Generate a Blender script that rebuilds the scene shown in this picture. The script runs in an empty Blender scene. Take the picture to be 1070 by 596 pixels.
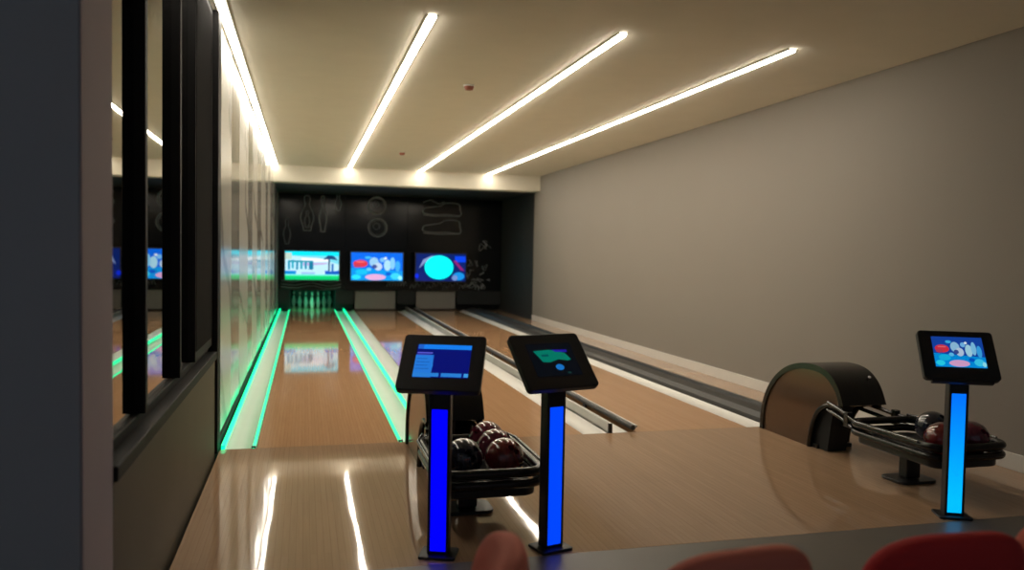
import bpy, bmesh, math, random
from mathutils import Vector, Matrix, noise
random.seed(7)
S = bpy.context.scene
COL = S.collection
R = math.radians

# ------------------------------------------------------------------ materials
def nodes(name):
    m = bpy.data.materials.new(name); m.use_nodes = True
    nt = m.node_tree; b = nt.nodes['Principled BSDF']
    return m, nt, b
def mat(name, col, rough=.5, metal=0, spec=.5, coat=0, bump=0, bscale=60, var=0, vscale=4):
    m, nt, b = nodes(name)
    b.inputs['Roughness'].default_value = rough
    b.inputs['Metallic'].default_value = metal
    b.inputs['Specular IOR Level'].default_value = spec
    b.inputs['Coat Weight'].default_value = coat
    b.inputs['Coat Roughness'].default_value = .08
    tc = nt.nodes.new('ShaderNodeTexCoord')
    nz = nt.nodes.new('ShaderNodeTexNoise'); nz.inputs['Scale'].default_value = vscale
    nt.links.new(tc.outputs['Object'], nz.inputs['Vector'])
    mx = nt.nodes.new('ShaderNodeMix'); mx.data_type = 'RGBA'
    k = var if var else .04
    mx.inputs[6].default_value = (*[c*(1-k) for c in col], 1)
    mx.inputs[7].default_value = (*[min(1, c*(1+k)) for c in col], 1)
    nt.links.new(nz.outputs['Fac'], mx.inputs[0]); nt.links.new(mx.outputs[2], b.inputs['Base Color'])
    if bump:
        n2 = nt.nodes.new('ShaderNodeTexNoise'); n2.inputs['Scale'].default_value = bscale
        nt.links.new(tc.outputs['Object'], n2.inputs['Vector'])
        bp = nt.nodes.new('ShaderNodeBump'); bp.inputs['Strength'].default_value = bump; bp.inputs['Distance'].default_value = .01
        nt.links.new(n2.outputs['Fac'], bp.inputs['Height']); nt.links.new(bp.outputs['Normal'], b.inputs['Normal'])
    return m
def emit(name, col, s=1.0):
    m, nt, b = nodes(name)
    b.inputs['Base Color'].default_value = (.01, .01, .01, 1)
    b.inputs['Emission Color'].default_value = (*col, 1)
    b.inputs['Emission Strength'].default_value = s
    b.inputs['Roughness'].default_value = .3; b.inputs['Specular IOR Level'].default_value = .15
    return m
def wood(name, c1, c2, width, rough, spec, wave=.02, length=1.8):
    """narrow boards along Y, lacquered"""
    m, nt, b = nodes(name); N = nt.nodes.new; L = nt.links.new
    tc = N('ShaderNodeTexCoord')
    mp = N('ShaderNodeMapping'); mp.inputs['Rotation'].default_value = (0, 0, R(90))
    L(tc.outputs['Object'], mp.inputs['Vector'])
    br = N('ShaderNodeTexBrick'); br.offset = .37
    br.inputs['Color1'].default_value = (*c1, 1); br.inputs['Color2'].default_value = (*c2, 1)
    br.inputs['Mortar'].default_value = (*[c*.82 for c in c1], 1)
    br.inputs['Scale'].default_value = 1; br.inputs['Mortar Size'].default_value = .0012
    br.inputs['Brick Width'].default_value = length; br.inputs['Row Height'].default_value = width
    L(mp.outputs['Vector'], br.inputs['Vector'])
    m2 = N('ShaderNodeMapping'); m2.inputs['Scale'].default_value = (60, 2.5, 1)
    L(tc.outputs['Object'], m2.inputs['Vector'])
    gr = N('ShaderNodeTexNoise'); gr.inputs['Scale'].default_value = 1; gr.inputs['Detail'].default_value = 4
    L(m2.outputs['Vector'], gr.inputs['Vector'])
    mr = N('ShaderNodeMapRange'); mr.inputs['To Min'].default_value = .86; mr.inputs['To Max'].default_value = 1.12
    L(gr.outputs['Fac'], mr.inputs['Value'])
    vm = N('ShaderNodeVectorMath'); vm.operation = 'SCALE'
    L(br.outputs['Color'], vm.inputs[0]); L(mr.outputs['Result'], vm.inputs['Scale'])
    L(vm.outputs['Vector'], b.inputs['Base Color'])
    b.inputs['Roughness'].default_value = rough; b.inputs['Specular IOR Level'].default_value = spec
    m3 = N('ShaderNodeMapping'); m3.inputs['Scale'].default_value = (5, 1.6, 1)
    L(tc.outputs['Object'], m3.inputs['Vector'])
    wz = N('ShaderNodeTexNoise'); wz.inputs['Scale'].default_value = 1.2; wz.inputs['Detail'].default_value = 1
    L(m3.outputs['Vector'], wz.inputs['Vector'])
    bp = N('ShaderNodeBump'); bp.inputs['Strength'].default_value = wave; bp.inputs['Distance'].default_value = .02
    L(wz.outputs['Fac'], bp.inputs['Height']); L(bp.outputs['Normal'], b.inputs['Normal'])
    return m
def marble(name, base, rough, wave):
    m, nt, b = nodes(name); N = nt.nodes.new; L = nt.links.new
    tc = N('ShaderNodeTexCoord')
    wv = N('ShaderNodeTexWave'); wv.inputs['Scale'].default_value = .35; wv.inputs['Distortion'].default_value = 9
    wv.inputs['Detail'].default_value = 4; wv.bands_direction = 'DIAGONAL'
    L(tc.outputs['Object'], wv.inputs['Vector'])
    cr = N('ShaderNodeValToRGB'); cr.color_ramp.elements[0].position = .0; cr.color_ramp.elements[1].position = .10
    cr.color_ramp.elements[0].color = (*[c*.6 for c in base], 1); cr.color_ramp.elements[1].color = (*base, 1)
    L(wv.outputs['Fac'], cr.inputs['Fac']); L(cr.outputs['Color'], b.inputs['Base Color'])
    b.inputs['Roughness'].default_value = rough
    mp = N('ShaderNodeMapping'); mp.inputs['Scale'].default_value = (1, 3.2, .12)
    L(tc.outputs['Object'], mp.inputs['Vector'])
    nz = N('ShaderNodeTexNoise'); nz.inputs['Scale'].default_value = 1.5
    L(mp.outputs['Vector'], nz.inputs['Vector'])
    bp = N('ShaderNodeBump'); bp.inputs['Strength'].default_value = wave; bp.inputs['Distance'].default_value = .02
    L(nz.outputs['Fac'], bp.inputs['Height']); L(bp.outputs['Normal'], b.inputs['Normal'])
    return m

M = {
 'lane': wood('lane maple', (.54,.31,.165), (.58,.34,.185), .027, .05, .6, .012, 2.4),
 'approach': wood('approach maple', (.44,.285,.175), (.47,.305,.19), .034, .035, .85, .03, 2.2),
 'tile': mat('grey stone tile', (.135,.118,.10), .40, bump=.03, var=.15, vscale=2),
 'ceiling': mat('ceiling paint', (.74,.70,.60), .9, bump=.02, bscale=120),
 'wallr': mat('taupe wall paint', (.27,.243,.22), .8, bump=.03, bscale=80, var=.03, vscale=1),
 'sidedark': mat('flat charcoal surface', (.022,.022,.022), .7),
 'white': mat('white gloss paint', (.72,.70,.67), .35),
 'gutter': mat('pale gutter plastic', (.74,.73,.70), .35, bump=.02),
 'black': mat('black satin metal', (.012,.012,.014), .35),
 'blackm': mat('black matte board', (.012,.013,.015), .8),
 'blackg': mat('black gloss shell', (.010,.0095,.009), .22, spec=.4),
 'mural': mat('black printed mural board', (.005,.006,.008), .14, spec=.35),
 'frame': mat('dark mullion paint', (.010,.009,.009), .6, spec=.2),
 'dull': mat('dull black panel', (.012,.011,.011), .95, spec=.05),
 'mirror': mat('smoked mirror', (.44,.43,.40), .015, metal=1),
 'dadopanel': mat('olive brown wall board', (.12,.098,.065), .6, spec=.2, bump=.04, bscale=30, var=.1, vscale=3),
 'column': mat('grey blue column plaster', (.42,.43,.45), .9, bump=.03),
 'jamb': mat('mauve grey jamb', (.42,.36,.37), .85, bump=.03),
 'steel': mat('brushed steel', (.45,.44,.42), .3, metal=1),
 'rail': mat('dark chrome rail', (.11,.11,.115), .2, metal=1),
 'bumper': mat('dark anodised bumper', (.05,.05,.05), .45, metal=.3),
 'bronze': mat('bronze gloss side panel', (.13,.085,.058), .14, metal=.6),
 'line': mat('silver print line', (.30,.32,.34), .4),
 'sweep': mat('grey sweep board', (.20,.19,.18), .6),
 'pin': mat('ivory pin plastic', (.85,.84,.80), .2, coat=.5),
 'redstripe': mat('red pin stripe', (.6,.02,.02), .3),
 'red': mat('bright red upholstery', (.62,.026,.026), .8, bump=.15, bscale=220),
 'salmon': mat('salmon upholstery', (.80,.21,.135), .8, bump=.15, bscale=220),
 'leg': mat('dark chair leg metal', (.03,.028,.026), .4),
 'detector': mat('rust red detector plastic', (.33,.10,.06), .5),
 'kiosk': mat('black powder coat', (.010,.010,.012), .45, bump=.03, bscale=300),
 'lamp': emit('warm white strip diffuser', (1.0,.90,.74), 38),
 'lamphot': emit('warm white strip diffuser near wall', (1.0,.92,.78), 17),
 'housing': mat('white lamp housing', (.7,.69,.65), .6),
 'green': emit('green light strip', (.0,1.0,.36), 1.9),
 'green2': emit('green light strip dim', (.01,1.0,.40), 1.5),
 'pinlight': emit('green pin deck lamp', (.02,1.0,.50), 42),
}
def ballmat(name, c1, c2):
    m, nt, b = nodes(name); N = nt.nodes.new; L = nt.links.new
    tc = N('ShaderNodeTexCoord'); nz = N('ShaderNodeTexNoise'); nz.inputs['Scale'].default_value = 9; nz.inputs['Distortion'].default_value = 2
    cr = N('ShaderNodeValToRGB'); cr.color_ramp.elements[0].position = .4; cr.color_ramp.elements[1].position = .62
    cr.color_ramp.elements[0].color = (*c1, 1); cr.color_ramp.elements[1].color = (*c2, 1)
    L(tc.outputs['Object'], nz.inputs['Vector']); L(nz.outputs['Fac'], cr.inputs['Fac']); L(cr.outputs['Color'], b.inputs['Base Color'])
    b.inputs['Roughness'].default_value = .12; b.inputs['Coat Weight'].default_value = .8; b.inputs['Coat Roughness'].default_value = .04
    return m
M['ballred'] = ballmat('oxblood ball resin', (.10,.008,.010), (.19,.018,.02))
M['ballmar'] = ballmat('maroon ball resin', (.085,.008,.025), (.15,.015,.04))
M['balldark'] = ballmat('navy ball resin', (.008,.010,.022), (.02,.025,.05))

# ------------------------------------------------------------------ mesh helpers
class MB:
    def __init__(s): s.v, s.f, s.m, s.mats = [], [], [], []
    def mi(s, m):
        if m not in s.mats: s.mats.append(m)
        return s.mats.index(m)
    def add(s, vs, fs, m):
        o = len(s.v); i = s.mi(m)
        s.v += [tuple(v) for v in vs]; s.f += [tuple(o+k for k in f) for f in fs]; s.m += [i]*len(fs)
        return s
    def box(s, a, b, m):
        x0,y0,z0 = a; x1,y1,z1 = b
        vs = [(x,y,z) for z in (z0,z1) for y in (y0,y1) for x in (x0,x1)]
        return s.add(vs, [(0,2,3,1),(4,5,7,6),(0,1,5,4),(2,6,7,3),(0,4,6,2),(1,3,7,5)], m)
    def prism(s, pts, axis, a, b, m):
        """polygon pts in the two other axes, extruded along axis"""
        def P(u, w, t): return {'X':(t,u,w), 'Y':(u,t,w), 'Z':(u,w,t)}[axis]
        n = len(pts); vs = [P(*p, a) for p in pts] + [P(*p, b) for p in pts]
        fs = [tuple(range(n)), tuple(range(2*n-1, n-1, -1))] + [(i, i+n, (i+1)%n+n, (i+1)%n) for i in range(n)]
        return s.add(vs, fs, m)
    def lathe(s, prof, m, n=24, c=(0,0,0), pick=None):
        vs, fs = [], []
        for (r, z) in prof:
            for k in range(n):
                t = 2*math.pi*k/n; vs.append((c[0]+r*math.cos(t), c[1]+r*math.sin(t), c[2]+z))
        for j in range(len(prof)-1):
            for k in range(n):
                fs.append((j*n+k, j*n+(k+1)%n, (j+1)*n+(k+1)%n, (j+1)*n+k))
        fs.append(tuple(range(n-1,-1,-1))); fs.append(tuple((len(prof)-1)*n+k for k in range(n)))
        if pick is None: return s.add(vs, fs, m)
        o = len(s.v); s.v += vs; s.f += [tuple(o+k for k in f) for f in fs]
        for j in range(len(prof)-1):
            s.m += [s.mi(pick((prof[j][1]+prof[j+1][1])/2))]*n
        s.m += [s.mi(m)]*2
        return s
    def tube(s, pts, r, m, closed=False, n=10, flat=1.0):
        pts = [Vector(p) for p in pts]; N = len(pts); vs, fs = [], []
        up0 = Vector((0,0,1))
        for i, p in enumerate(pts):
            a = pts[(i-1)%N] if (closed or i) else p; b = pts[(i+1)%N] if (closed or i < N-1) else p
            t = (b-a).normalized()
            up = up0 if abs(t.z) < .9 else Vector((0,1,0))
            x = t.cross(up).normalized(); y = x.cross(t).normalized()
            for k in range(n):
                q = 2*math.pi*k/n; vs.append(p + x*r*math.cos(q) + y*r*flat*math.sin(q))
        for i in range(N if closed else N-1):
            j = (i+1) % N
            for k in range(n): fs.append((i*n+k, i*n+(k+1)%n, j*n+(k+1)%n, j*n+k))
        if not closed: fs += [tuple(range(n-1,-1,-1)), tuple((N-1)*n+k for k in range(n))]
        return s.add(vs, fs, m)
    def build(s, name, parent=None, smooth=None, bevel=0, seg=2, loc=None):
        me = bpy.data.meshes.new(name); me.from_pydata(s.v, [], s.f)
        for m in s.mats: me.materials.append(M[m] if isinstance(m, str) else m)
        me.polygons.foreach_set('material_index', s.m)
        bm = bmesh.new(); bm.from_mesh(me); bmesh.ops.recalc_face_normals(bm, faces=bm.faces); bm.to_mesh(me); bm.free()
        if smooth is not None:
            me.polygons.foreach_set('use_smooth', [True]*len(me.polygons)); me.set_sharp_from_angle(angle=R(smooth))
        me.update()
        o = bpy.data.objects.new(name, me); COL.objects.link(o)
        if loc: o.location = loc
        if parent: o.parent = parent
        if bevel:
            b = o.modifiers.new('bevel', 'BEVEL'); b.width = bevel; b.segments = seg; b.limit_method = 'ANGLE'; b.angle_limit = R(40)
        return o
def tag(o, label, cat, group=None, kind=None):
    if label: o['label'] = label
    if cat: o['category'] = cat
    if group: o['group'] = group
    if kind: o['kind'] = kind
    return o
def empty(name, loc, label, cat, rz=0, group=None):
    o = bpy.data.objects.new(name, None); COL.objects.link(o); o.location = loc; o.rotation_euler.z = rz
    o.empty_display_size = .1
    return tag(o, label, cat, group)
def struct(o, label=None, cat=None):
    o['kind'] = 'structure'
    if label: o['label'] = label
    if cat: o['category'] = cat
    return o
def rrect(w, h, r, n=6, cx=0, cy=0):
    pts = []
    for sx, sy, a0 in ((1,1,0), (-1,1,90), (-1,-1,180), (1,-1,270)):
        for k in range(n+1):
            a = R(a0 + 90*k/n); pts.append((cx+sx*(w/2-r)+r*math.cos(a), cy+sy*(h/2-r)+r*math.sin(a)))
    return pts
def superell(cx, cy, cz, a, b, c, e1, e2, m, mb, n=40, k=24, fn=None):
    """superellipsoid"""
    def sp(v, e): return math.copysign(abs(v)**e, v)
    vs, fs = [], []
    for j in range(k+1):
        la = -math.pi/2 + math.pi*j/k
        for i in range(n):
            lo = 2*math.pi*i/n
            x = a*sp(math.cos(la), e1)*sp(math.cos(lo), e2); y = b*sp(math.cos(la), e1)*sp(math.sin(lo), e2); z = c*sp(math.sin(la), e1)
            if fn: x, y, z = fn(x, y, z)
            vs.append((cx+x, cy+y, cz+z))
    for j in range(k):
        for i in range(n): fs.append((j*n+i, j*n+(i+1)%n, (j+1)*n+(i+1)%n, (j+1)*n+i))
    return mb.add(vs, fs, m)

# ------------------------------------------------------------------ dimensions
H = 3.166; XL = -.28; XR = 5.27; YS = 10.37; YM = 13.7; YB = 16.2; ZS = 2.84
LANES = (0.0, 1.524, 3.048); LW = 1.054

# ------------------------------------------------------------------ room
struct(MB().box((-.255,-2.45,-.12), (XR,-.002,0), 'approach').build('floor'), 'glossy brown wooden approach floor in front of the lanes', 'floor')
struct(MB().box((-3.0,-7.6,-.12), (XR,-2.452,0), 'tile').build('floor'), 'dark grey tiled floor of the seating area', 'floor')
struct(MB().box((-.3,0,-.2), (XR,YB,-.13), 'blackm').build('floor'), 'dark subfloor under the lanes', 'floor')
struct(MB().box((4.73,0,-.12), (XR,13.7,0), 'approach').build('floor'), 'narrow wooden floor strip along the right wall', 'floor')
struct(MB().box((-3.0,-7.6,H), (XR+.15,YS,H+.12), 'ceiling').build('ceiling'), 'plain cream ceiling with long light strips', 'ceiling')
struct(MB().box((-.5,YS,ZS), (XR+.15,YS+.45,H+.12), 'ceiling').build('trim_2'), 'dropped cream ceiling beam in front of the black murals', 'beam')
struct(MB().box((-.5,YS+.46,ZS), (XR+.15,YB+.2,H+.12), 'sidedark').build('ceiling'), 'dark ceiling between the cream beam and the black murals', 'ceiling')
struct(MB().box((XR,-7.6,-.2), (XR+.15,YB+.2,H), 'wallr').build('wall_right'), 'plain taupe painted wall on the right', 'wall')
struct(MB().box((-.5,YB,-.2), (XR,YB+.15,ZS), 'blackm').build('wall_back'), 'black back wall of the pin pits', 'wall')
struct(MB().box((XR-.012,10.8,.0), (XR,YB,ZS-.002), 'sidedark').build('wall_right'), 'charcoal far end of the right wall beside the murals', 'wall')  # far stretch of the wall in one flat colour, much darker than the taupe
struct(MB().box((XR-.018,-7.5,.0), (XR,10.79,.12), 'white').build('baseboard_right', bevel=.003), 'white baseboard along the taupe wall', 'baseboard')
# left: marble panels beyond the dark post
M['marbleA'] = marble('polished white marble', (.40,.385,.35), .10, .03)
M['marbleB'] = marble('honed white marble', (.55,.53,.48), .20, .04)
wl = struct(MB().box((-.42,.08,-.2), (-.300,YB,H), 'blackm').build('wall_left'), 'wall behind the white marble panels', 'wall')
y = .10; i = 0
widths = [1.05,.85,1.25,.7,1.1,.9,1.3,.8,1.0,1.2,.9,1.1,1.3,1.4]
while y < 13.65 and i < len(widths):
    w = min(widths[i], 13.68-y); t = random.uniform(-.0035,.0035)
    mb = MB(); mb.prism([(-.298,y),(-.298,y+w-.006),(-.281-t,y+w-.006),(-.281+t,y)], 'Z', .07, H-.004, 'marbleA' if i % 2 else 'marbleB')
    o = mb.build('marble_slab', wl)
    y += w; i += 1
struct(MB().box((-.298,.10,.0), (-.277,13.68,.04), 'blackm').build('baseboard_left'), 'low dark baseboard under the marble panels', 'baseboard')
# lower wall, sill, mullions, mirror panes
dl = struct(MB().box((-.42,-3.235,-.12), (-.28,-.125,.685), 'dadopanel').build('wall_left'), 'olive brown low wall under the mirror panes', 'wall')
w1 = bpy.data.objects.new('window_1', None); COL.objects.link(w1); w1.location = (-.38,-2.0,.69)
struct(w1, 'dark framed mirror partition on the left', 'partition')
def rel(mb, c):
    mb.v = [(a-c[0], b-c[1], d-c[2]) for a, b, d in mb.v]; return mb
c = (-.38,-2.0,.69)
rel(MB().box((-.42,-3.235,.69), (-.265,-.125,.745), 'frame').box((-.42,-3.235,.745), (-.325,-.125,.79), 'frame'), c).build('window_sill', w1, bevel=.006)
for (a, b) in ((-3.235,-2.565), (-2.515,-1.625), (-1.575,-1.02)):
    rel(MB().box((-.36,a,.79), (-.345,b,H-.002), 'mirror'), c).build('mirror_pane', w1)
for yy in (-2.54, -1.6):
    rel(MB().box((-.36,yy-.025,.79), (-.300,yy+.025,H-.002), 'frame'), c).build('mullion', w1, bevel=.003)
rel(MB().box((-.395,-1.02,.79), (-.30,-.135,H-.002), 'frame').box((-.30,-1.0,.85), (-.296,-.2,H-.06), 'dull'), c).build('dark_panel', w1, bevel=.003)
struct(MB().box((-.42,-.12,-.0), (-.262,.075,H-.002), 'frame').build('trim_1', bevel=.005), 'dark floor to ceiling post between mirrors and marble', 'post')
cm = MB().box((-2.9,-3.62,0), (-.285,-3.24,H-.002), 'column')
cm.box((-.285,-3.615,0), (-.279,-3.245,H-.003), 'jamb')
struct(cm.build('wall_left'), 'blue grey wall end close to the camera on the left', 'wall')

# ------------------------------------------------------------------ lanes and gutters
names = ('leftmost lane, between the two green lit gutters', 'middle lane, behind the two left screens on stands', 'rightmost lane, beside the dark wide rail')
for k, x in enumerate(LANES):
    mb = MB().box((x+.002,0,-.12), (x+LW-.002,15.9,0), 'lane')
    o = mb.build('bowling_lane', loc=(0,0,0))
    tag(o, 'glossy orange maple ' + names[k], 'bowling lane', 'three maple bowling lanes')
def gutter(x0, x1, label, led=None, dim=None, y1=14.0, edge=None):
    g = empty('gutter', ((x0+x1)/2, 0, 0), label, 'gutter', group='gutters beside the lanes'); cx = (x0+x1)/2
    n = 12; pts = []
    for i in range(n+1):
        t = i/n; xx = x0-cx+.004 + t*(x1-x0-.008); pts.append((xx, -.045*math.sin(math.pi*t)**.8 - .004))
    pts += [(x1-cx-.004, -.11), (x0-cx+.004, -.11)]
    MB().prism(pts, 'Y', 0, y1, 'gutter').build('trough', g, smooth=35)
    if led is not None:   # raised strip standing on the outer edge
        MB().box((led-cx-.012,.0,-.003), (led-cx+.014,y1,.030), 'green').build('light_strip', g)
    if dim is not None:
        MB().box((dim-cx-.010,.0,-.008), (dim-cx+.010,y1,.004), 'green2').build('light_strip', g)
        MB().box((dim-cx-.016,-.0,-.003), (dim-cx+.016,.03,.012), 'black').build('end_cap', g)
    return g
gutter(-.248, 0, 'green lit gutter along the white marble wall', led=-.236, dim=-.020)
gutter(1.054, 1.300, 'green lit gutter on the right side of the leftmost lane', led=1.284, dim=1.074)
gutter(1.306, 1.524, 'pale unlit gutter on the left side of the middle lane')
gutter(2.578, 2.802, 'pale gutter on the right side of the middle lane, ending at an upright steel plate')
gutter(2.838, 2.990, 'pale gutter between the upright steel plate and the rightmost lane')
gutter(4.102, 4.330, 'pale gutter between the rightmost lane and the wide dark rail')
b = empty('bumper_rail', (2.82,0,0), 'thin upright steel plate rail between the middle and right lanes', 'bumper rail')
MB().box((-.008,0,-.1), (.008,13.9,.075), 'steel').build('rail_plate', b, bevel=.002)
MB().box((-.014,0,.075), (.014,13.9,.083), 'white').build('rail_cap', b, bevel=.002)
MB().box((-.017,-.004,-.1), (.017,.02,.08), 'black').build('end_plate', b, bevel=.002)
b = empty('bumper_rail', (3.03,0,0), 'round dark bumper rail with pale top at the left edge of the rightmost lane', 'bumper rail')
MB().tube([(0,.01,.034),(0,13.9,.034)], .022, 'bumper', n=14).build('rail_tube', b, smooth=40)
MB().box((.016,.0,.035), (.034,13.9,.056), 'white').build('rail_cap', b, bevel=.003)
for yy in (1.2,3.2,5.2,7.2,9.2,11.2,13.2):
    MB().box((-.01,yy-.03,-.02), (.01,yy+.03,.02), 'black').build('bracket', b)
d = empty('side_rail', (4.59,0,0), 'wide dark ridged rail cover between the right gutter and the floor strip', 'rail')
MB().prism([(-.252,-.12),(-.252,.035),(-.20,.07),(-.05,.075),(-.02,.03),(.03,.03),(.05,.075),(.10,.07),(.135,.03),(.135,-.12)], 'Y', 0, 13.65, 'bumper').build('cover', d, bevel=.004)
MB().box((-.25,-.004,-.0), (.133,.0,.03), 'black').build('end_cap', d)

# ------------------------------------------------------------------ masking murals, pin decks
def tubecurve(pts, r=.008, closed=False): return MB().tube([(p[0], 0, p[1]) for p in pts], r, 'line', closed=closed, n=6)
def smoothpath(ctrl, closed=True, n=8):
    out = []; N = len(ctrl)
    rng = range(N if closed else N-1)
    for i in rng:
        p0 = ctrl[(i-1)%N] if closed or i else ctrl[0]; p1 = ctrl[i]; p2 = ctrl[(i+1)%N]; p3 = ctrl[(i+2)%N] if closed or i < N-2 else ctrl[-1]
        for k in range(n):
            t = k/n
            out.append(tuple(.5*((2*p1[j]) + (-p0[j]+p2[j])*t + (2*p0[j]-5*p1[j]+4*p2[j]-p3[j])*t*t + (-p0[j]+3*p1[j]-3*p2[j]+p3[j])*t**3) for j in (0,1)))
    if not closed: out.append(ctrl[-1])
    return out
ml = ('black mural board with drawn bowling pins above the leftmost lane', 'black mural board with two drawn round balls above the middle lane', 'black mural board with drawn shoes and scribbled lines above the right lane')
spans = ((-.275, 1.29), (1.296, 2.816), (2.822, XR-.018))
murals = []
for k, (a, b2) in enumerate(spans):
    o = MB().box((a-(a+b2)/2,0,.50), (b2-(a+b2)/2,.06,ZS-.006), 'mural').build('mural_board', bevel=.004)
    o.location = ((a+b2)/2, YM, 0); tag(o, ml[k], 'mural board', 'mural boards over the pin decks'); murals.append(o)
def art(k, pts, r=.008, closed=False, name='line_drawing'):
    o = murals[k]; mb = tubecurve([(x-o.location.x, z) for x, z in pts], r, closed); q = mb.build(name, o, smooth=60); q.location = (0,-.004,0); return q
def pinpath(cx, z0, h, w):
    s = [(.0,.0),(.55,.0),(.62,.10),(.98,.30),(1,.40),(.8,.55),(.40,.70),(.36,.76),(.46,.88),(.42,.95),(.22,1.0),(0,1.0)]
    Rr = [(cx+a*w/2, z0+b*h) for a, b in s]; L_ = [(cx-a*w/2, z0+b*h) for a, b in s[::-1]][1:-1]
    return smoothpath(Rr+L_)
art(0, pinpath(.39,1.95,.84,.30), .011, True)
art(0, pinpath(.39,2.02,.40,.12), .007, True)
art(0, pinpath(.76,1.93,.86,.17), .014, True)
art(0, pinpath(-.08,1.62,.60,.16), .007, True)
art(0, pinpath(1.12,2.45,.42,.14), .009, True)
for zz in (.55,.62,.70): art(0, smoothpath([(-.2,zz+.03),(.1,zz),(.5,zz+.05),(.9,zz-.02),(1.2,zz+.03)], False), .005)
circ = lambda x, z, r: [(x+r*math.cos(2*math.pi*q/32), z+r*math.sin(2*math.pi*q/32)) for q in range(32)]
for (x, z, r) in ((2.06,2.60,.215), (2.08,2.06,.225)):
    art(1, circ(x,z,r), .017, True); art(1, circ(x,z,r*.82), .006, True); art(1, circ(x-.03,z+.03,r*.35), .006, True)
def shoe(x, z, w, h):
    return smoothpath([(x,z+.12*h),(x+.02*w,z+.5*h),(x+.2*w,z+.62*h),(x+.45*w,z+.75*h),(x+.62*w,z+h),(x+.95*w,z+.95*h),(x+w,z+.5*h),(x+w,z),(x+.6*w,z+.04*h),(x+.3*w,z)])
art(2, shoe(3.22,2.42,.93,.30), .013, True); art(2, [(3.22,2.41),(3.5,2.385),(3.8,2.40),(4.15,2.40)], .014)
art(2, shoe(3.22,1.97,.93,.32), .013, True); art(2, [(3.22,1.95),(3.6,1.93),(4.15,1.95)], .014)
art(2, smoothpath([(3.2,2.72),(3.4,2.78),(3.6,2.70),(3.75,2.76)], False), .010)
rr = random.Random(3)
for q in range(16):      # scribbles around the right screen
    x = rr.uniform(4.28,4.95); z = rr.uniform(.58,1.75); s_ = rr.uniform(.05,.13)
    art(2, smoothpath([(x+rr.uniform(-s_,s_), z+rr.uniform(-s_,s_)) for _ in range(5)], rr.random() < .5), .006, False)
for q in range(14):
    x = 2.95+q*.14; z = .60+.04*(q % 3); s_ = .055
    art(2, smoothpath([(x-s_,z-s_),(x-.01,z+s_),(x+s_,z-s_*.6),(x+.02,z)], False), .006)
for q in range(7): art(1, smoothpath([(2.32+q*.07,.60),(2.36+q*.07,.72),(2.40+q*.07,.62)], False), .005)
# open pit surrounds
for (a, b2, lab) in ((-.275,.0,'black pit divider beside the marble wall'), (1.07,1.51,'black pit divider between the leftmost and middle lanes'), (2.59,3.035,'black pit divider between the middle and right lanes'), (4.115,XR-.016,'wide black pit divider by the taupe wall')):
    o = MB().box((a-(a+b2)/2,0,-.0), (b2-(a+b2)/2,2.0,.495), 'blackm').build('pit_divider', bevel=.004)
    o.location = ((a+b2)/2, YM+.32 if False else 14.02, 0); tag(o, lab, 'divider', 'black dividers between the pin decks')
    MB().box((a-(a+b2)/2,-.30,.15), (b2-(a+b2)/2,-.02,.495), 'blackm').build('front_face', o)
for k, x in ((1, LANES[1]), (2, LANES[2])):
    o = MB().box((-.50,0,.03), (.50,.03,.485), 'sweep').box((-.52,-.012,.015), (.52,.03,.035), 'black').build('sweep_board', bevel=.003)
    o.location = (x+LW/2, 13.80, 0)
    tag(o, ('plain grey board closing the pin deck of the middle lane' if k == 1 else 'plain grey board closing the pin deck of the rightmost lane'), 'sweep board', 'grey boards closing the pin decks')
# pins
prof = [(.026,0),(.0285,.008),(.038,.03),(.050,.07),(.0585,.105),(.0600,.118),(.058,.14),(.050,.18),(.037,.22),(.0275,.25),(.0235,.27),(.0230,.285),(.0250,.31),(.0300,.335),(.0320,.350),(.0300,.367),(.022,.378),(.010,.381)]
pickm = lambda z: 'redstripe' if (.262 < z < .272 or .284 < z < .30) else 'pin'
pin0 = None; n_ = 0
rowname = ('front', 'second', 'third', 'back')
for r in range(4):
    for c in range(r+1):
        px = LW/2 + (c - r/2)*.305; py = 14.55 + r*.264
        if pin0 is None: pin0 = o = MB().lathe(prof, 'pin', 24, pick=pickm).build('bowling_pin', smooth=50)
        else: o = pin0.copy(); COL.objects.link(o)
        o.location = (px, py, 0)
        w_ = {0: ('',), 1: ('left ', 'right '), 2: ('left ', 'middle ', 'right '), 3: ('leftmost ', 'inner left ', 'inner right ', 'rightmost ')}[r][c]
        tag(o, ('white bowling pin at the front point of the green lit rack' if r == 0 else 'white bowling pin, %sone in the %s row of the green lit rack' % (w_, rowname[r])), 'bowling pin', 'ten pins set on the leftmost lane')
o = MB().box((.04,0,0), (LW-.04,.04,.44), 'sweep').build('pit_curtain', bevel=.004); o.location = (0,15.75,.02)
tag(o, 'pale pit curtain behind the pins, glowing green', 'curtain')
lx = LW/2 - murals[0].location.x      # green lamp bar on the back of the board, a part of it
g = MB().box((lx-.48,.0605,.545), (lx+.48,.12,.565), 'black').build('pin_lamp', murals[0])
MB().box((lx-.46,.065,.533), (lx+.46,.115,.5445), 'pinlight').build('light_strip', g)

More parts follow.
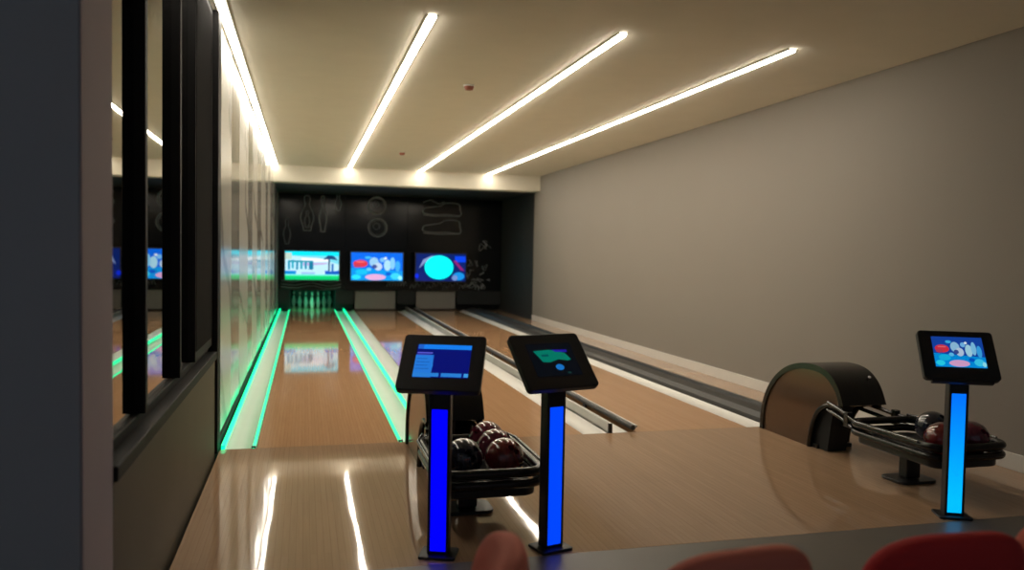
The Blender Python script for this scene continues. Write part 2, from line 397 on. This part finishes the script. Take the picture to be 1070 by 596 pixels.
# ------------------------------------------------------------------ screens' pictures
EM = {}
def E_(c, s=1.0):
    k = (c, s)
    if k not in EM:
        lin = tuple((v/255/12.92 if v/255 <= .04045 else ((v/255+.055)/1.055)**2.4) for v in c)
        EM[k] = emit('screen colour %02x%02x%02x' % c, lin, s)
    return EM[k]
def picture(name, parent, w, h, bg, shapes, step, s=1.0):
    """flat emissive picture in XZ, facing -Y; shapes: (polygon in 0..1 units, colour)"""
    mb = MB(); mb.add([(-w/2,0,-h/2),(w/2,0,-h/2),(w/2,0,h/2),(-w/2,0,h/2)], [(0,1,2,3)], E_(bg, s))
    for i, (pts, c) in enumerate(shapes):
        y = -step*(i+1)
        mb.add([((u-.5)*w, y, (v-.5)*h) for u, v in pts], [tuple(range(len(pts)))], E_(c, s))
    me = bpy.data.meshes.new(name); me.from_pydata(mb.v, [], mb.f)
    for m in mb.mats: me.materials.append(m)
    me.polygons.foreach_set('material_index', mb.m); me.update()
    o = bpy.data.objects.new(name, me); COL.objects.link(o); o.parent = parent
    return o
def rc(a, b, c, d): return [(a,b),(c,b),(c,d),(a,d)]
def el(x, y, rx, ry, n=24): return [(x+rx*math.cos(2*math.pi*k/n), y+ry*math.sin(2*math.pi*k/n)) for k in range(n)]
tv1 = [(rc(0,.85,1,1),(0,230,255)), ([(0,.2),(1,.2),(1,.55),(.62,.78),(.35,.80),(0,.88)],(190,232,245)),
       (rc(.0,.72,.12,.95),(190,215,200)), ([(.30,.62),(.80,.66),(.80,.74),(.30,.78)],(245,250,255)),
       ([(.33,.50),(.78,.56),(.78,.61),(.33,.60)],(190,170,220)),
       (rc(.05,.36,.09,.68),(0,150,190)), (rc(.12,.40,.16,.70),(0,170,200)), (rc(.20,.36,.24,.68),(0,140,180)), (rc(.28,.38,.32,.68),(0,160,190)),
       (rc(.36,.38,.40,.66),(0,140,180)), (rc(.05,.62,.52,.68),(20,150,175)), (rc(.44,.36,.52,.62),(10,120,160)),
       ([(.70,.72),(.80,.88),(.90,.86),(.98,.70),(.86,.74)],(30,70,120)), (rc(.80,.22,.83,.74),(30,60,110)), (rc(.86,.22,.90,.58),(20,110,190)),
       ([(.74,.2),(1,.2),(1,.34),(.86,.30),(.74,.34)],(10,90,200)), (rc(0,.2,.2,.32),(0,140,220)), (rc(.3,.2,.55,.27),(150,190,235)),
       (rc(0,0,1,.07),(0,190,110)), (rc(0,.07,1,.15),(0,215,120)), (rc(0,.15,1,.20),(120,240,220))]
tv2 = [([(0,0),(1,0),(1,.35),(0,.45)],(0,150,235)), (el(.18,.60,.14,.13),(220,50,70)), (el(.12,.52,.07,.06),(190,60,90)), (rc(.10,.64,.26,.68),(240,110,120)),
       (el(.44,.66,.09,.17),(150,200,235)), (el(.52,.50,.08,.14),(190,210,235)), (el(.45,.50,.05,.07),(60,80,150)), (el(.60,.74,.05,.08),(120,190,245)),
       (el(.70,.55,.07,.20),(170,220,240)), (el(.80,.62,.05,.22),(130,200,240)), (el(.90,.52,.05,.20),(60,170,240)), (el(.66,.80,.03,.04),(230,245,255)),
       (el(.47,.12,.20,.11),(225,170,215)), (el(.20,.30,.12,.10),(20,190,240)), (el(.10,.12,.09,.09),(40,220,250)), (el(.32,.82,.06,.05),(60,180,240)),
       (el(.86,.16,.10,.12),(60,210,250)), (el(.95,.10,.04,.08),(150,240,255)), (el(.72,.24,.06,.06),(0,90,210)), (el(.34,.40,.05,.06),(100,200,250))]
tv3 = [([(0,0),(.30,0),(.18,.3),(0,.35)],(10,30,110)), ([(.06,.45),(.14,.78),(.30,.92),(.44,.93),(.30,.84),(.20,.70)],(130,150,200)),
       (rc(.78,.70,1,.92),(0,65,230)), ([(.74,.75),(.90,.40),(.98,.38),(.80,.76)],(140,30,110)), (el(.02,.18,.04,.09),(0,40,220)),
       (el(.86,.18,.12,.15),(20,140,220)), (el(.78,.12,.06,.10),(110,140,200)), (el(.46,.50,.29,.44,40),(0,255,250))]
TV = ((.513,'wide television showing a pale building scene with a green stripe, over the green lane', (120,215,235), tv1),
      (2.043,'wide television showing a blue cartoonish scene with a red blob, over the middle lane', (0,105,235), tv2),
      (3.613,'wide television showing one big cyan oval on dark blue, over the right lane', (0,30,105), tv3))
for cx, lab, bg, shp in TV:
    t = empty('television', (cx,13.30,1.10), lab, 'television', group='televisions over the lanes')
    mb = MB(); mb.prism(rrect(1.30,.735,.012,3), 'Y', 0, .045, 'black'); mb.build('housing', t, bevel=.004)
    p_ = picture('screen', t, 1.242, .676, bg, shp, .0012, 1.15); p_.location.y = -.002
    MB().box((-.12,.047,-.12), (.12,.075,.12), 'black').box((-.03,.075,-.03), (.03,.396,.03), 'black').build('wall_mount', t, bevel=.003)

# ------------------------------------------------------------------ ceiling strips and detectors
def strip(x, y0, y1, w, lab, m='lamp'):
    s = empty('ceiling_light', (x,(y0+y1)/2,H), lab, 'ceiling light', group='long light strips on the ceiling'); h = (y1-y0)/2
    MB().box((-w/2-.012,-h-.012,-.012), (-w/2,h+.012,-.0005), 'housing').box((w/2,-h-.012,-.012), (w/2+.012,h+.012,-.0005), 'housing').build('frame', s)
    MB().box((-w/2,-h,-.022), (w/2,h,-.0005), m).build('diffuser', s)
strip(-.228, -2.2, YS-.02, .055, 'wide bright ceiling light strip running along the top of the marble wall', 'lamphot')
strip(1.20, -.48, YS-.02, .052, 'second ceiling light strip from the left, over the left gutters')
strip(2.65, -.48, YS-.02, .052, 'third ceiling light strip from the left, over the middle lane')
strip(4.11, -.48, YS-.02, .052, 'rightmost ceiling light strip, nearest the taupe wall')
for (yy, lab) in ((1.74, 'larger looking rust red smoke detector on the ceiling nearer the camera'), (7.38, 'small rust red smoke detector far back on the ceiling')):
    s = empty('smoke_detector', (1.92,yy,H), lab, 'smoke detector')
    MB().lathe([(.055,-.015),(.058,-.0005)], 'housing', 24).build('base', s, smooth=40)
    MB().lathe([(.020,-.052),(.038,-.048),(.046,-.030),(.050,-.0155)], 'detector', 24).build('sensor_cap', s, smooth=50)

# ------------------------------------------------------------------ ball return hood
def hood(cx, lab):
    t = empty('ball_return', (cx,0,0), lab, 'ball return', group='ball returns with arched hoods and racks'); W = .19
    outer = [(-.04,0),(-.05,.14),(-.09,.28),(-.16,.40),(-.27,.51),(-.41,.595),(-.57,.645),(-.73,.66),(-.88,.645),(-.99,.595),(-1.07,.515),(-1.13,.40)]
    inner = [(-.085,0),(-.095,.14),(-.13,.265),(-.195,.375),(-.295,.475),(-.425,.553),(-.575,.60),(-.73,.613),(-.865,.60),(-.955,.555),(-1.035,.485),(-1.085,.385)]
    def dense(p):
        return smoothpath(p, False, 4)
    o_, i_ = dense(outer), dense(inner)
    MB().prism(o_ + i_[::-1], 'X', -W, W, 'blackg').build('arched_shell', t, smooth=30)
    cut = [(-1.08,.37),(-.98,.372),(-.90,.355),(-.82,.30),(-.76,.20),(-.73,.08),(-.72,0)]
    face = i_ + dense(cut)[1:]
    for sx in (-1, 1):
        mb = MB(); a, b = sorted((sx*(W-.030), sx*(W-.012)))
        mb.prism([(y_, z_) for y_, z_ in face], 'X', a, b, 'bronze'); mb.build('side_panel', t, smooth=30)
        rim = [(y_, z_) for y_, z_ in dense(cut)]
        MB().tube([(sx*(W-.018), y_, z_) for y_, z_ in rim], .020, 'blackg', n=8).build('opening_rim', t, smooth=50)
    pts = [(-.12,.002),(-.14,.3),(-.3,.45),(-.6,.54),(-.88,.53),(-.97,.40),(-.93,.2),(-.90,.002)]
    MB().prism(pts, 'X', -W+.05, .03, 'blackm').build('inner_core', t)
    MB().box((-W+.03,-.80,.0), (W-.03,-.05,.03), 'black').build('base_plate', t, bevel=.004)
    MB().lathe([(.012,0),(.010,.006),(.004,.010)], 'steel', 16).build('badge', t, smooth=50, loc=(.12,-1.02,.592)).rotation_euler = (R(35),0,0)
    return t
HX = (1.29, 4.39)
returns = [hood(HX[0], 'ball return with arched hood and black rack, between the two left screen stands'), hood(HX[1], 'ball return with bronze sided arched hood and long rails, by the taupe wall')]

# ------------------------------------------------------------------ ball racks
def rack(cx, ret):
    t = bpy.data.objects.new('tmp', None)
    before = set(COL.objects)
    MB().prism(rrect(.30,.22,.05,5,-.05,0), 'Z', 0, .018, 'black').build('base_plate', t, smooth=35, bevel=.003)
    MB().box((-.10,-.04,.020), (.01,.04,.195), 'black').build('pedestal', t, bevel=.008)
    y0, y1 = .36, -.50      # tray ends, relative to the base
    cy = (y0+y1)/2; w, l = .60, y0-y1
    path = rrect(w-.05, l-.05, .10, 8, 0, cy)
    MB().tube([(a, b, .335) for a, b in path], .026, 'blackg', closed=True, n=12).build('rim', t, smooth=50)
    MB().tube([(a*1.0, b, .275) for a, b in path], .024, 'blackg', closed=True, n=12).build('lower_rim', t, smooth=50)
    MB().prism(rrect(w-.10, l-.10, .08, 8, 0, cy), 'Z', .198, .250, 'black').build('tray', t, bevel=.012, smooth=30)
    for sx in (-1, 1):
        for dz in (.34, .285):
            MB().tube([(sx*.235, .34, dz), (sx*.20, .44, dz+.01), (sx*.175, .55, dz+.028), (sx*.145, .74, dz+.05)], .015, 'rail', n=10).build('rail', t, smooth=50)
        MB().box((sx*.205-.022,.41,.275), (sx*.205+.022,.46,.385), 'rail').build('rail_clamp', t, bevel=.006)
        MB().tube([(sx*.302, -.35, .355), (sx*.302, .22, .355), (sx*.25, .37, .36)], .010, 'rail', n=8).build('side_rail', t, smooth=50)
    MB().box((-.03,.16,.21), (.03,.74,.235), 'black').build('centre_beam', t, bevel=.006)
    for o in list(COL.objects):
        if o not in before and o.parent == t:
            o.parent = ret; o.location = Vector(o.location) + Vector((cx-ret.location.x, -1.68, 0))
    bpy.data.objects.remove(t)
RX = (1.30, 4.36)
rack(RX[0], returns[0]); rack(RX[1], returns[1])
def ballmesh():
    bm = bmesh.new(); bmesh.ops.create_icosphere(bm, subdivisions=5, radius=.1085)
    hs = [Vector((math.sin(R(a))*math.cos(R(b)), math.sin(R(a))*math.sin(R(b)), math.cos(R(a)))) for a, b in ((10,0),(10,150),(34,75))]
    for v in bm.verts:
        d_ = v.co.normalized()
        for h_ in hs:
            if math.acos(max(-1, min(1, d_.dot(h_)))) < .125: v.co = d_*(.1085-.03)
    me = bpy.data.meshes.new('bowling_ball'); bm.to_mesh(me); bm.free()
    me.polygons.foreach_set('use_smooth', [True]*len(me.polygons)); me.set_sharp_from_angle(angle=R(50)); return me
bme = {}
def ball(x, y, m, lab, rot):
    if m not in bme:
        me = ballmesh(); me.materials.append(M[m]); bme[m] = me
    o = bpy.data.objects.new('bowling_ball', bme[m]); COL.objects.link(o); o.location = (x,y,.3585); o.rotation_euler = rot
    tag(o, lab, 'bowling ball', 'bowling balls on the racks')
ball(RX[0]+.112, -1.93, 'ballred', 'glossy dark red bowling ball nearest the camera on the left rack', (R(50),.5,0))
ball(RX[0]+.112, -1.71, 'ballmar', 'maroon bowling ball, middle of the row of three on the left rack', (R(80),0,1))
ball(RX[0]+.112, -1.49, 'ballmar', 'maroon bowling ball farthest back in the row of three on the left rack', (R(-50),0,2))
ball(RX[0]-.112, -1.90, 'balldark', 'navy black bowling ball beside the leftmost screen stand pole', (R(70),.5,0))
ball(RX[1]+.112, -2.02, 'ballmar', 'maroon bowling ball right of the glowing blue pole', (R(60),.4,0))
ball(RX[1]-.108, -2.02, 'ballred', 'dark red bowling ball left of the glowing blue pole', (R(-70),.4,0))
ball(RX[1]+.112, -1.70, 'balldark', 'navy black bowling ball at the back of the right rack', (R(70),0,0))

# ------------------------------------------------------------------ screen stands
k1 = [(rc(0,0,.33,.68),(30,110,205)), ([(0,.08),(.29,.08),(.34,.35),(.30,.66),(0,.66)],(35,120,215)), (rc(.02,.72,.30,.76),(90,90,210)), (rc(.02,.67,.28,.69),(70,70,190)),
      (rc(.02,.86,1,1),(20,125,235)), (rc(.02,.86,.12,1),(30,95,200)), (rc(.0,.02,.47,.13),(40,125,210)), (rc(.51,.02,.88,.13),(40,125,210)), (rc(.92,.02,1,.13),(60,150,220)),
      (rc(.03,.24,.27,.26),(20,80,170)), (rc(.03,.34,.24,.36),(20,80,170)), (rc(.03,.44,.27,.46),(20,80,170)), (rc(.03,.54,.22,.56),(20,80,170))]
k2 = [([(.12,.78),(.48,.80),(.80,.68),(.88,.48),(.80,.44),(.60,.50),(.40,.42),(.24,.44),(.20,.56)],(0,115,95)), ([(.26,.66),(.42,.66),(.42,.60),(.26,.60)],(0,70,75)),
      ([(.52,.80),(.86,.78),(.86,.70),(.60,.72)],(30,20,150)), (el(.56,.26,.09,.09),(20,110,190)), (el(.72,.08,.04,.03),(10,50,50))]
def kiosk(x, y, yaw, tilt, hz, strip, bg, pic, lab, sc, s=1.0):
    t = empty('screen_stand', (x,y,0), lab, 'screen stand', rz=yaw, group='touch screen stands with glowing blue poles')
    MB().prism(rrect(.18,.15,.012,3), 'Z', 0, .014, 'kiosk').build('base_plate', t, bevel=.003)
    w, d = .105, .07
    MB().box((-w/2,-d/2+.008,.0145), (w/2,d/2,.84), 'kiosk').box((-w/2,-d/2,.0145), (-w/2+.014,-d/2+.008,.84), 'kiosk').box((w/2-.014,-d/2,.0145), (w/2,-d/2+.008,.84), 'kiosk').box((-w/2+.014,-d/2,.725), (w/2-.014,-d/2+.008,.84), 'kiosk').build('pole', t, bevel=.003)
    MB().box((-w/2+.0145,-d/2+.001,.03), (w/2-.0145,-d/2+.0075,.724), strip).build('light_strip', t)
    MB().box((-.065,-.03,.80), (.065,.06,.90), 'kiosk').build('neck', t, bevel=.01)
    hd = bpy.data.objects.new('tilted_head', None)
    mb = MB(); mb.prism(rrect(.41,sc[1]+.0,.022,5), 'Y', 0, .036, 'kiosk')
    h_ = mb.build('display_housing', t, bevel=.004); h_.location = (0,.0,hz); h_.rotation_euler.x = -(math.pi/2 - tilt)
    MB().box((-.15,.0365,-.11), (.15,.075,.10), 'kiosk').build('rear_casing', h_, bevel=.01)
    if pic is tv2: MB().box((-.165,.002,-sc[1]/2-.018), (.165,.034,-sc[1]/2-.0005), 'kiosk').build('card_slot', h_, bevel=.004)
    p_ = picture('screen', h_, sc[0], sc[2], bg, pic, .0003, s); p_.location = (sc[3],-.0008,sc[4])
    return t
M['blue1'] = emit('deep blue strip', (.0,.0,1.0), 1.25)
M['blue2'] = emit('blue strip', (.0,.055,1.0), 1.15)
m, nt, b = nodes('cyan blue strip'); tc = nt.nodes.new('ShaderNodeTexCoord'); sx = nt.nodes.new('ShaderNodeSeparateXYZ'); cr = nt.nodes.new('ShaderNodeValToRGB')
nt.links.new(tc.outputs['Object'], sx.inputs[0]); nt.links.new(sx.outputs['Z'], cr.inputs['Fac']); nt.links.new(cr.outputs['Color'], b.inputs['Emission Color'])
cr.color_ramp.elements[0].position = .1; cr.color_ramp.elements[0].color = (0,.45,1,1); cr.color_ramp.elements[1].position = .7; cr.color_ramp.elements[1].color = (0,.15,1,1)
b.inputs['Emission Strength'].default_value = 1.2; b.inputs['Base Color'].default_value = (0,0,.02,1); M['blue3'] = m
kiosk(.985,-2.335,-R(20),.812,.952,'blue1',(5,15,110),k1,'leftmost screen stand, showing a blue menu with pale bars, deep blue pole',(.265*1.02,.331,.195,.004,.005))
kiosk(1.55,-2.365,R(15),.823,.955,'blue2',(4,8,16),k2,'middle screen stand, nearly black screen with a small green blob, blue pole',(.265,.33,.20,.0,.005))
kiosk(4.005,-2.37,-R(24),1.0,.946,'blue3',(20,70,170),tv2,'rightmost screen stand, showing a blue scene, bright cyan blue pole',(.275,.31,.195,.004,.018),.75)

# ------------------------------------------------------------------ chairs in front
def chair(x, y, rz, m, lab, w=.46):
    t = empty('padded_chair', (x,y,0), lab, 'chair', rz=rz, group='padded chairs in front of the lanes')
    # sits facing +Y local, back at -Y
    superell(0,.22,.44, .24,.23,.05, .6,.55, m, (mb := MB())); mb.build('seat', t, smooth=60)
    def bend(a, b_, c_): return a, b_ + 1.3*a*a*.9 - .10*(c_/.2)*.25, c_ - .22*a*a
    superell(0,-.02,.585, w/2,.050,.215, .62,.62, m, (mb := MB()), fn=bend); mb.build('backrest', t, smooth=60)
    for sx in (-1, 1):
        for sy in (0, 1):
            MB().tube([(sx*.17,.08+sy*.28,.41), (sx*.21,.03+sy*.40,.006)], .014, 'leg', n=10).build('leg', t, smooth=50)
    MB().box((-.18,.07,.38), (.18,.37,.398), 'leg').build('seat_frame', t, bevel=.004)
chair(.775,-4.33, R(78), 'salmon', 'leftmost salmon chair seen edge on, just below the left ball rack')
chair(1.36,-4.44, R(4), 'salmon', 'salmon chair with a broad flat topped back, second from the left')
chair(1.965,-4.46, R(-4), 'red', 'bright red chair with a broad rounded back below the rightmost screen stand', .48)
chair(2.53,-4.38, R(-6), 'salmon', 'salmon chair back cut off by the right edge of the photo')

# ------------------------------------------------------------------ camera, world
yaw, pitch, roll, f = .2573204, -.04036657, .01840906, 824.7564
fw = Vector((math.sin(yaw)*math.cos(pitch), math.cos(yaw)*math.cos(pitch), math.sin(pitch)))
r = Vector((math.cos(yaw), -math.sin(yaw), 0)); u = r.cross(fw)
c_, s_ = math.cos(roll), math.sin(roll)
r2 = c_*r + s_*u; u2 = -s_*r + c_*u
cd = bpy.data.cameras.new('camera'); cam = bpy.data.objects.new('camera', cd); COL.objects.link(cam)
mw = Matrix.Identity(4)
for i in range(3): mw[i][0], mw[i][1], mw[i][2] = r2[i], u2[i], -fw[i]
mw[0][3], mw[1][3], mw[2][3] = .33736589, -6.11477081, 1.48791849
cam.matrix_world = mw
cd.sensor_width = 36; cd.sensor_fit = 'HORIZONTAL'; cd.lens = f/1070*36
cd.dof.use_dof = True; cd.dof.focus_distance = 5.2; cd.dof.aperture_fstop = 1.5
S.camera = cam
w = bpy.data.worlds.new('world'); S.world = w; w.use_nodes = True
bg = w.node_tree.nodes['Background']; bg.inputs[0].default_value = (.72,.84,1.0,1); bg.inputs[1].default_value = .11
S.view_settings.view_transform = 'Standard'; S.view_settings.look = 'None'; S.view_settings.exposure = 0; S.view_settings.gamma = 1
S.view_settings.use_curve_mapping = False
